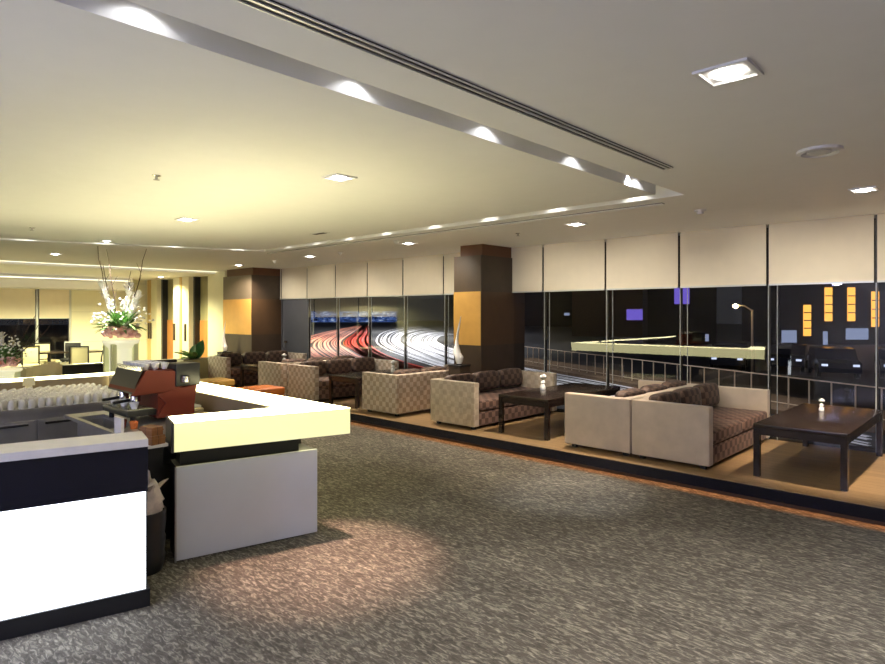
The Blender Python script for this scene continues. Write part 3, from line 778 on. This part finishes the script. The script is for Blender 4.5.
# ------------------------------------------------------------------ beyond the bar
def low_wall(label, y0, y1):
    t = thing('low_partition', label, 'partition', (-13.6, y0, 0))
    box('panel', 'black', -.06, .06, 0, y1-y0, 0, .735, t); box('cap_rail', 'steel', -.075, .075, 0, y1-y0, .735, .75, t)
low_wall('long black low partition before the distant dining chairs', -3.5, 4.55)
low_wall('short black low partition between the pale pedestal and the planter', 4.8, 5.78)
def planter():
    t = thing('planter_plant', 'sage planter with broad dark and drooping pale leaves', 'plant', (-13.66, 6.25, 0))
    b = B(); bx(b, -.22, .22, -.38, .38, 0, .72, .02); obj('planter_box', b, 'planter', t, True)
    box('soil', 'dark_wood', -.19, .19, -.35, .35, .72, .73, t)
    b = B(); leaf(b, (0, .02, .72), (.15, .28, 1), .45, .26, .0, R(70)); leaf(b, (0, -.1, .72), (.2, .2, 1), .35, .2, 0, R(60)); obj('dark_leaf', b, 'leaf_dark', t, True)
    b = B()
    for d, l, w in (((.2, -.9, .5), .55, .22), ((.6, -.3, .5), .4, .2), ((.5, -.9, .25), .45, .2), ((-.5, -.5, .6), .4, .2)): leaf(b, (0, -.05, .72), d, l, w, .15)
    obj('green_leaf', b, 'leaf', t, True)
    b = B(); leaf(b, (.05, .2, .70), (.7, .9, .45), .75, .17, .25); leaf(b, (.05, .25, .70), (.9, .5, .4), .5, .15, .3); obj('pale_leaf', b, 'leaf_pale', t, True)
planter()

def pedestal(label, loc, r, h):
    t = thing('display_pedestal', label, 'pedestal', loc)
    b = B(); lathe(b, [(r*.62, .03), (r*.62, h*.86), (r*.66, h*.9)], 32); obj('core', b, 'pedestal', t, True)
    b = B(); lathe(b, [(r*.75, 0), (r*.75, .03)], 32); obj('base', b, 'steel', t, True)
    b = B(); lathe(b, [(r*.66, h*.9), (r, h*.97), (r, h)], 32); obj('top_plate', b, 'pedestal', t, True)
    for k in range(4):
        a = PI/4+k*PI/2; b = B(); ca, sa = math.cos(a)*r*.85, math.sin(a)*r*.85
        bx(b, ca-.035, ca+.035, sa-.035, sa+.035, .0, h*.955); obj('glass_fin', b, 'fin_glass', t)
def bouquet(label, loc, s, branches, plumes, twig_h):
    t = thing('flower_arrangement', label, 'flowers', loc)
    b = B()
    for k in range(70):
        a = random.uniform(0, 2*PI); r_ = .26*s*math.sqrt(random.random()); z = .02+random.uniform(0, .16)*s
        ball(b, (r_*math.cos(a), r_*math.sin(a), z+.03), random.uniform(.035, .06)*s, 1, 1, .75, 8, 6)
    obj('pink_blossoms', b, 'pink', t, True)
    b = B()
    for k in range(170):
        a = random.uniform(0, 2*PI); el = random.uniform(.1, 1.3); d = (math.cos(a)*math.cos(el), math.sin(a)*math.cos(el), math.sin(el))
        r0 = random.uniform(.05, .22)*s
        leaf(b, (d[0]*r0, d[1]*r0, .16*s+d[2]*r0), d, random.uniform(.12, .3)*s, .05*s, random.uniform(0, .5))
    obj('leaves', b, 'leaf', t, True)
    b = B()
    for k in range(120):
        a = random.uniform(0, 2*PI); el = random.uniform(.1, 1.3); q = random.uniform(.25, .5)*s
        ball(b, (math.cos(a)*math.cos(el)*q, math.sin(a)*math.cos(el)*q, .2*s+math.sin(el)*q), random.uniform(.012, .028)*s, 1, 1, .8, 7, 5)
    obj('white_florets', b, 'white_petal', t, True)['kind'] = 'stuff'
    for (x, y, z0, z1, r_) in plumes:
        b = B(); pts = [(x*.3*s, y*.3*s, z0), (x*.7*s, y*.7*s, (z0+z1)/2), (x*s, y*s, z1)]
        tube(b, pts, r_*.3, r_*.2, 8)
        for k in range(46):
            f = k/46; c = Vector(pts[0]).lerp(Vector(pts[2]), f); leaf(b, c, (random.uniform(-.7, .7), random.uniform(-.7, .7), 1), .17, .07, .15)
        obj('white_plume', b, 'white_petal', t, True)
    for (x, y, h) in branches:
        pts = [(0, 0, .1)]
        for k in range(1, 8):
            f = k/7; pts.append((x*f**.7+random.uniform(-.02, .02), y*f**.7+random.uniform(-.02, .02), .1+(h-.1)*f))
        b = B(); tube(b, pts, .010, .004, 6)
        for k in range(3):
            c = Vector(pts[3+k]); tube(b, [c, c+Vector((random.uniform(-.08, .08), random.uniform(-.08, .08), .16))], .004, .002, 5)
        obj('twig', b, 'twig', t, True)
pedestal('tall pale pedestal carrying the big pink and white bouquet', (-10.46, 3.57, 0), .27, 1.33)
bouquet('big bouquet of pink blossoms with white plumes and bare twigs on the tall pale pedestal', (-10.46, 3.57, 1.33), 1.0,
        [(-.33, -.25, 1.50), (-.16, -.22, 1.2), (.08, -.22, 1.42), (.05, .12, 1.1), (.22, .30, 1.46)],
        [(-.20, -.22, .25, .86, .055), (.05, .12, .2, .84, .06), (.16, .22, .2, .70, .05)], 1.5)
pedestal('shorter pale pedestal at the far end of the bar', (-11.1, 2.14, 0), .24, .92)
bouquet('pale bouquet with silvery spikes on the shorter pedestal', (-11.1, 2.14, .92), .75,
        [(.2, .35, .80), (.1, .5, .75), (-.1, .2, .7), (.3, .55, .66)], [(-.05, -.05, .2, .45, .03)], .8)

t = thing('tub_chair', 'sand upholstered tub chair before the long black partition', 'armchair', (-12.35, 2.92, 0), R(200)); t.scale = (.72, .72, 1)
b = B(); bx(b, -.30, .30, -.30, .30, .16, .42, .05); obj('seat', b, 'beige', t, True)
b = B()
for k in range(13):
    a0 = R(-120+k*20-10+0); a1 = R(-120+k*20+10)
    pr = [(.31*math.cos(a0+PI), .36*math.sin(a0+PI)), (.40*math.cos(a0+PI), .46*math.sin(a0+PI)), (.40*math.cos(a1+PI), .46*math.sin(a1+PI)), (.31*math.cos(a1+PI), .36*math.sin(a1+PI))]
    prism(b, pr, .14, .92-.14*abs(k-6)/6)
bmesh.ops.remove_doubles(b, verts=b.verts[:], dist=.002)
obj('backrest', b, 'beige', t, True)
for sx in (-1, 1):
    for sy in (-1, 1):
        b = B(); bx(b, sx*.24-.025, sx*.24+.025, sy*.24-.025, sy*.24+.025, 0, .16); obj('leg', b, 'black', t)

def dining_chair(label, loc, rz, frame='black', pad='chair_cream'):
    t = thing('dining_chair', label, 'chair', loc, rz, 'distant dining chairs')
    b = B(); bx(b, -.23, .23, -.23, .23, .40, .47, .02); obj('seat', b, pad, t, True)
    b = B(); bx(b, -.21, -.17, -.20, .20, .50, .90, .01); obj('back_pad', b, pad, t, True)
    b = B()
    for y in (-.22, .20): bx(b, -.23, -.19, y, y+.025, .40, .93)
    bx(b, -.23, -.19, -.22, .225, .905, .935); obj('back_frame', b, frame, t)
    for sx in (-.21, .19):
        for sy in (-.21, .19):
            b = B(); bx(b, sx, sx+.025, sy, sy+.025, 0, .40); obj('leg', b, frame, t)
dining_chair('cream dining chair beside the far bouquet', (-18.45, 4.02, 0), R(200))
dining_chair('cream dining chair under the narrow gap of the far blinds', (-19.5, 4.75, 0), R(20))
dining_chair('pale-framed dining chair with a dark back by the far window', (-19.9, 5.45, 0), R(-30), 'metal_trim', 'black')
dining_chair('cream dining chair with a dark frame before the cream tiled wall', (-17.4, 5.0, 0), R(150))
def dining_table(label, loc):
    t = thing('dining_table', label, 'table', loc, 0, 'distant dining tables')
    b = B(); bx(b, -.4, .4, -.35, .35, .70, .74, .005); obj('tabletop', b, 'espresso', t)
    b = B(); lathe(b, [(.04, .02), (.04, .70)], 12); obj('column', b, 'black', t, True)
    b = B(); lathe(b, [(.25, 0), (.25, .02)], 20); obj('base', b, 'black', t, True)
dining_table('dark dining table beside the cream dining chairs', (-18.75, 4.62, 0))
dining_table('dark dining table before the cream tiled wall', (-18.5, 5.45, 0))
t = thing('side_console', 'small dark console with bent legs by the cream wall', 'console', (-17.5, 5.75, 0))
b = B(); bx(b, -.2, .2, -.17, .17, .82, .90, .02); obj('top', b, 'black', t, True)
for sx in (-1, 1):
    for sy in (-1, 1):
        b = B(); tube(b, [(sx*.17, sy*.14, .83), (sx*.2, sy*.19, .6), (sx*.2, sy*.2, 0)], .018, seg=6); obj('leg', b, 'black', t, True)

# ------------------------------------------------------------------ outside
ZG = -1.3
struct(box('road', 'asphalt', -190, 40, YW+1.2, 190, ZG-.2, ZG), 'dark curving road outside the windows at night', 'road')
A_ = [(-107.1,104.8),(-98.3,91.1),(-76.6,66.8),(-54.1,46.0),(-41.1,35.8),(-32.3,30.0),(-24.0,25.0),(-16.2,20.7)]
B_ = [(-69.9,73.1),(-69.3,70.1),(-61.1,59.3),(-49.3,47.1),(-39.9,39.1),(-32.6,33.5),(-27.7,29.8),(-17.5,23.4),(-13.4,21.0),(-8.6,18.0),(-4.5,15.4),(-2.1,14.0)]
C_ = [(-59.5,66.4),(-59.4,63.7),(-56.3,58.8),(-48.3,49.8),(-42.4,44.4),(-36.9,39.8),(-21.4,28.8),(-15.9,26.2),(-11.4,23.8),(-5.8,19.9),(-2.8,18.3)]
R0 = [(-138.8,114.0),(-82.9,68.8),(-57.1,47.0),(-41.9,35.1),(-29.9,27.1),(-20.7,22.3)]
R1 = [(-127.1,103.7),(-80.1,63.5),(-52.9,40.3),(-39.6,31.2),(-29.6,25.1),(-19.8,20.0)]
R2 = [(-117.3,95.1),(-97.0,74.4),(-63.2,45.3),(-48.1,33.7),(-36.2,26.4),(-29.6,23.0)]
R3 = [(-127.9,103.0),(-105,81),(-83.7,60.1),(-60.5,39.9),(-44.1,28.9),(-34.0,23.2)]
def resample(pts, n=40):
    P_ = [Vector((*p, 0)) for p in pts]; ext = [2*P_[0]-P_[1]]+P_+[2*P_[-1]-P_[-2]]
    dense = []
    for i in range(1, len(ext)-2):
        p0, p1, p2, p3 = ext[i-1:i+3]
        for k in range(12):
            u = k/12
            dense.append(.5*((2*p1)+(p2-p0)*u+(2*p0-5*p1+4*p2-p3)*u*u+(3*p1-p0-3*p2+p3)*u**3))
    dense.append(P_[-1])
    ln = [0]
    for a, b in zip(dense, dense[1:]): ln.append(ln[-1]+(b-a).length)
    out = []
    for k in range(n):
        s = ln[-1]*k/(n-1); i = max(j for j in range(len(ln)) if ln[j] <= s+1e-9); i = min(i, len(ln)-2)
        u = (s-ln[i])/max(1e-9, ln[i+1]-ln[i]); out.append(dense[i].lerp(dense[i+1], u))
    return out
def stripe(bm, pts, w, h=.012):
    n = len(pts); vs = []
    for i, p in enumerate(pts):
        d = (pts[min(i+1, n-1)]-pts[max(i-1, 0)]).normalized(); s = Vector((-d.y, d.x, 0))*w/2
        vs.append([bm.verts.new((q.x, q.y, ZG+z)) for q in (p-s, p+s) for z in (.001, h)])
    for a, b in zip(vs, vs[1:]):
        bm.faces.new((a[1], a[3], b[3], b[1])); bm.faces.new((a[0], a[1], b[1], b[0])); bm.faces.new((a[3], a[2], b[2], b[3]))
def stripes(name, label, a, b, fr, mat, w):  # car light trails painted as flat coloured ribbons on the road
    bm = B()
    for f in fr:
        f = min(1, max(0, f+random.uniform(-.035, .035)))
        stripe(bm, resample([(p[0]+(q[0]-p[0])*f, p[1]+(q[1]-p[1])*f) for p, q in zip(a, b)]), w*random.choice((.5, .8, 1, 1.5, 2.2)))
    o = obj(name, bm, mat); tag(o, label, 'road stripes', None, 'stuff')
stripes('trail_stripes', 'white car light trails painted as curved stripes on the outer lanes', A_, B_[:8], [k/9 for k in range(10)], 'trail_white', .15)
stripes('trail_stripes', 'white car light trails painted as stripes on the inner lanes towards the railing', B_[:6]+B_[7:], C_, [k/9 for k in range(1, 10)], 'trail_white', .12)
stripes('trail_stripes', 'red car light trails painted as curved stripes beside the white ones', R0, R1, [0, .1, .2, .32, .42, .55, .66, .78, .9], 'trail_red', .22)
stripes('trail_stripes', 'salmon light trails painted as curved stripes on the outermost lanes', R1, R2, [k/8 for k in range(1, 9)], 'trail_salmon', .17)
stripes('trail_stripes', 'pale salmon light trails painted as stripes next to the grey door', R2, R3, [k/5 for k in range(1, 6)], 'trail_salmon', .17)
stripes('trail_stripes', 'thin amber light trails painted as stripes among the red ones', R0, R1, [.27, .48, .85, .97], 'trail_amber', .2)
def added_road_light(x, y, z, tx, ty, p, size=120, col=(.92, .95, 1)):  # unseen lamp added above the road to brighten trail ribbons and railing
    spot((x, y, z), (tx, ty, ZG), p, size, col, .5, .4)
added_road_light(-45, 42, 14, -45, 42, 20000); added_road_light(-66, 62, 16, -66, 62, 26000)
added_road_light(-27, 27, 10, -27, 27, 3500); added_road_light(-11, 21, 8, -11, 20.5, 2000, 80); added_road_light(-95, 82, 22, -95, 80, 20000)
added_road_light(-54, 40, 14, -54, 39, 19000, 110, (1, .85, .7)); added_road_light(-3.5, 17.5, 7, -3.5, 17, 800, 80)

# roadside railing: posts and rails
ra, rb_ = Vector((-24.3, 31.2, 0)), Vector((-1.0, 18.7, 0))
kd = (rb_-ra).normalized(); nrm = Vector((-kd.y, kd.x, 0))
ke = B(); q = [ra-nrm*.7, rb_-nrm*.7, rb_+nrm*2.2, ra+nrm*2.2]; prism(ke, [(v.x, v.y) for v in q], ZG+.013, ZG+.16)
tag(obj('kerb', ke, 'kerb'), 'brown kerb strip under the pale roadside railing', 'kerb')
rl = thing('railing', 'pale metal railing with thin posts along the road outside', 'railing', (ra.x, ra.y, ZG+.16), math.atan2(kd.y, kd.x))
Lr = (rb_-ra).length
box('top_rail', 'rail', 0, Lr, -.02, .02, .92, .95, rl); box('bottom_rail', 'rail', 0, Lr, -.015, .015, .10, .125, rl)
for k in range(int(Lr/.72)+1):
    box('post', 'rail', k*.72-.014, k*.72+.014, -.018, .018, 0, .92, rl)
# far buildings
def building(label, x, y, w, d, h, mat, rz=0, wins=(), z0=ZG):
    t = thing('building', label, 'building', (x, y, z0), rz)
    box('block', mat, -w/2, w/2, 0, d, 0, h, t); box('roof_slab', mat, -w/2-.3, w/2+.3, -.3, d+.3, h, h+.4, t)
    for (xa, xb, za, zb, mt) in wins:
        f = box('window', mt, xa, xb, -.12, 0, za, zb, t)
        nb = max(1, int((zb-za)/1.0))
        if mt == 'reflect_amber':
            g = B()
            for k in range(1, nb+1): bx(g, xa, xb, -.16, -.12, za+(zb-za)*k/(nb+1)-.05, za+(zb-za)*k/(nb+1)+.05)
            obj('window_bar', g, 'night_brown', f)
    return t
def at_ground(x, y): return x, y
am = []
building('dark tower with four tall amber strips in place of indoor lamp reflections', -13.4, 70.2, 11, 8, 22, 'night_wall', R(42), (
    (-3.2, -2.5, .85, 3.9, 'reflect_amber'), (-1.15, -.45, 2.3, 5.6, 'reflect_amber'), (1.05, 1.75, 2.3, 5.6, 'reflect_amber'), (3.35, 4.05, 1.75, 5.2, 'reflect_amber'),  # amber strips added in place of lamp reflections in the glass
    (-5.3, -3.9, .2, 1.4, 'win_blue'), (-1.3, -.9, .0, 1.3, 'win_blue'), (.9, 3.0, .5, 1.6, 'win_blue')))
building('dark block with a purple lit sign behind the street lamp', -24.9, 61, 6.5, 6, 14, 'night_wall', R(30), ((-.7, .7, 4.0, 5.6, 'win_purple'), (2.2, 2.5, .3, 1.0, 'win_blue')))
building('brown block with a small purple lit sign across the road', -38.5, 74, 12, 10, 9, 'night_brown', R(25), ((1.0, 3.4, 2.2, 3.6, 'win_purple'),))
building('long low building washed in blue light beyond the red light trails', -172, 136, 30, 12, 3.4, 'win_cyan', R(52), ())
building('tall dark block behind the white light trails', -84, 118, 40, 10, 24, 'night_wall', R(35), ((-6, -4.6, 3.2, 4.0, 'win_blue'), (8, 9.2, 2.6, 3.2, 'win_blue')))
# street lamp
sl = thing('street_lamp', 'glowing street lamp on a thin pale pole beyond the railing', 'street lamp', (-10.3, 34.3, ZG))
b = B(); tube(b, [(0, 0, 0), (0, 0, 3.25)], .07, .05, 10); obj('pole', b, 'rail', sl, True)
b = B(); tube(b, [(0, 0, 3.2), (-.3, -.25, 3.45), (-.62, -.5, 3.5)], .04, .03, 8); obj('arm', b, 'rail', sl, True)
b = B(); ball(b, (-.66, -.52, 3.44), .13, 1, 1, .8); obj('bulb', b, 'street_bulb', sl, True)
def car(label, loc, rz):
    t = thing('parked_car', label, 'car', loc, rz, 'parked cars beyond the railing')
    b = B(); xprism(b, [(-2.1, .3), (-2.1, .75), (-1.2, .88), (-.6, 1.35), (.8, 1.38), (1.5, .92), (2.1, .85), (2.1, .3)], -.85, .85); obj('body', b, 'car_paint', t)
    b = B(); bx(b, -.75, -.5, -2.14, -2.1, .6, .7); obj('headlamp', b, 'headlamp', t); b = B(); bx(b, .5, .75, -2.14, -2.1, .6, .7); obj('headlamp', b, 'headlamp', t)
    for sx in (-.86, .70):
        for y in (-1.35, 1.3):
            b = B(); tube(b, [(sx, y, .32), (sx+.16, y, .32)], .32, seg=16); obj('wheel', b, 'black', t, True)
car('dark parked car with cold headlamps behind the street lamp pole', (-12.0, 36.0, ZG), R(15))
car('dark parked car with cold headlamps beside the first parked car', (-9.4, 37.4, ZG), R(10))
car('dark parked car with cold headlamps below the amber strips', (-6.9, 35.2, ZG), R(20))
car('dark parked car next to the glossy table end of the railing view', (-4.4, 36.6, ZG), R(12))

# ------------------------------------------------------------------ light, camera, view
w = bpy.data.worlds.new('night'); SC.world = w; w.use_nodes = True
bg = w.node_tree.nodes.get('Background') or w.node_tree.nodes.new('ShaderNodeBackground')
bg.inputs[0].default_value = (.010, .011, .014, 1); bg.inputs[1].default_value = 1
def area(loc, target, power, sx, sy, col):
    l = bpy.data.lights.new('area', 'AREA'); l.energy = power; l.shape = 'RECTANGLE'; l.size = sx; l.size_y = sy; l.color = col
    o = bpy.data.objects.new('cove_glow', l); COL.objects.link(o); o.location = loc
    d = Vector(target)-Vector(loc); o.rotation_euler = d.to_track_quat('-Z', 'Y').to_euler()
    return o
# unseen glowing globes added behind the camera to fill the near ceiling
for k, (x, y, zg) in enumerate(((1.6, -3.2, 1.9), (-1.8, -4.6, 1.9), (-2.4, -3.4, 1.9), (-3.6, -2.1, 2.66))):
    t = thing('fill_globe', 'added globe pendant hanging at the back of the lounge', 'fill', (x, y, zg), 0, 'fill globes added behind the viewpoint')
    b = B(); ball(b, (0, 0, 0), .17, u=20, v=14); obj('globe', b, glow('fill_globe_glow_%d' % k, (.56, .60, 1), 74), t, True)
    b = B(); tube(b, [(0, 0, .16), (0, 0, ZC-zg)], .008, seg=6); obj('cord', b, 'black', t)
# dining zone lamps
for x, y in ((-17.4, 2.0), (-17.2, 5.4), (-18.6, -.5)):
    spot((x, y, 2.78), (x, y, 0), 700, 160, (.96, .92, .54), .4, .1)

cam = bpy.data.cameras.new('camera'); co = bpy.data.objects.new('camera', cam); COL.objects.link(co)
F = 613.7
cam.sensor_fit = 'HORIZONTAL'; cam.sensor_width = 36; cam.lens = F/885*36
cam.shift_y = -(332-313.5)/885
co.location = (0, 0, 1.75); co.rotation_euler = (R(90), 0, R(43.5))
cam.clip_start = .05; cam.clip_end = 600
SC.camera = co
SC.view_settings.view_transform = 'Standard'; SC.view_settings.look = 'None'
SC.view_settings.gamma = 1; SC.view_settings.use_curve_mapping = False
SC.view_settings.exposure = 0.75
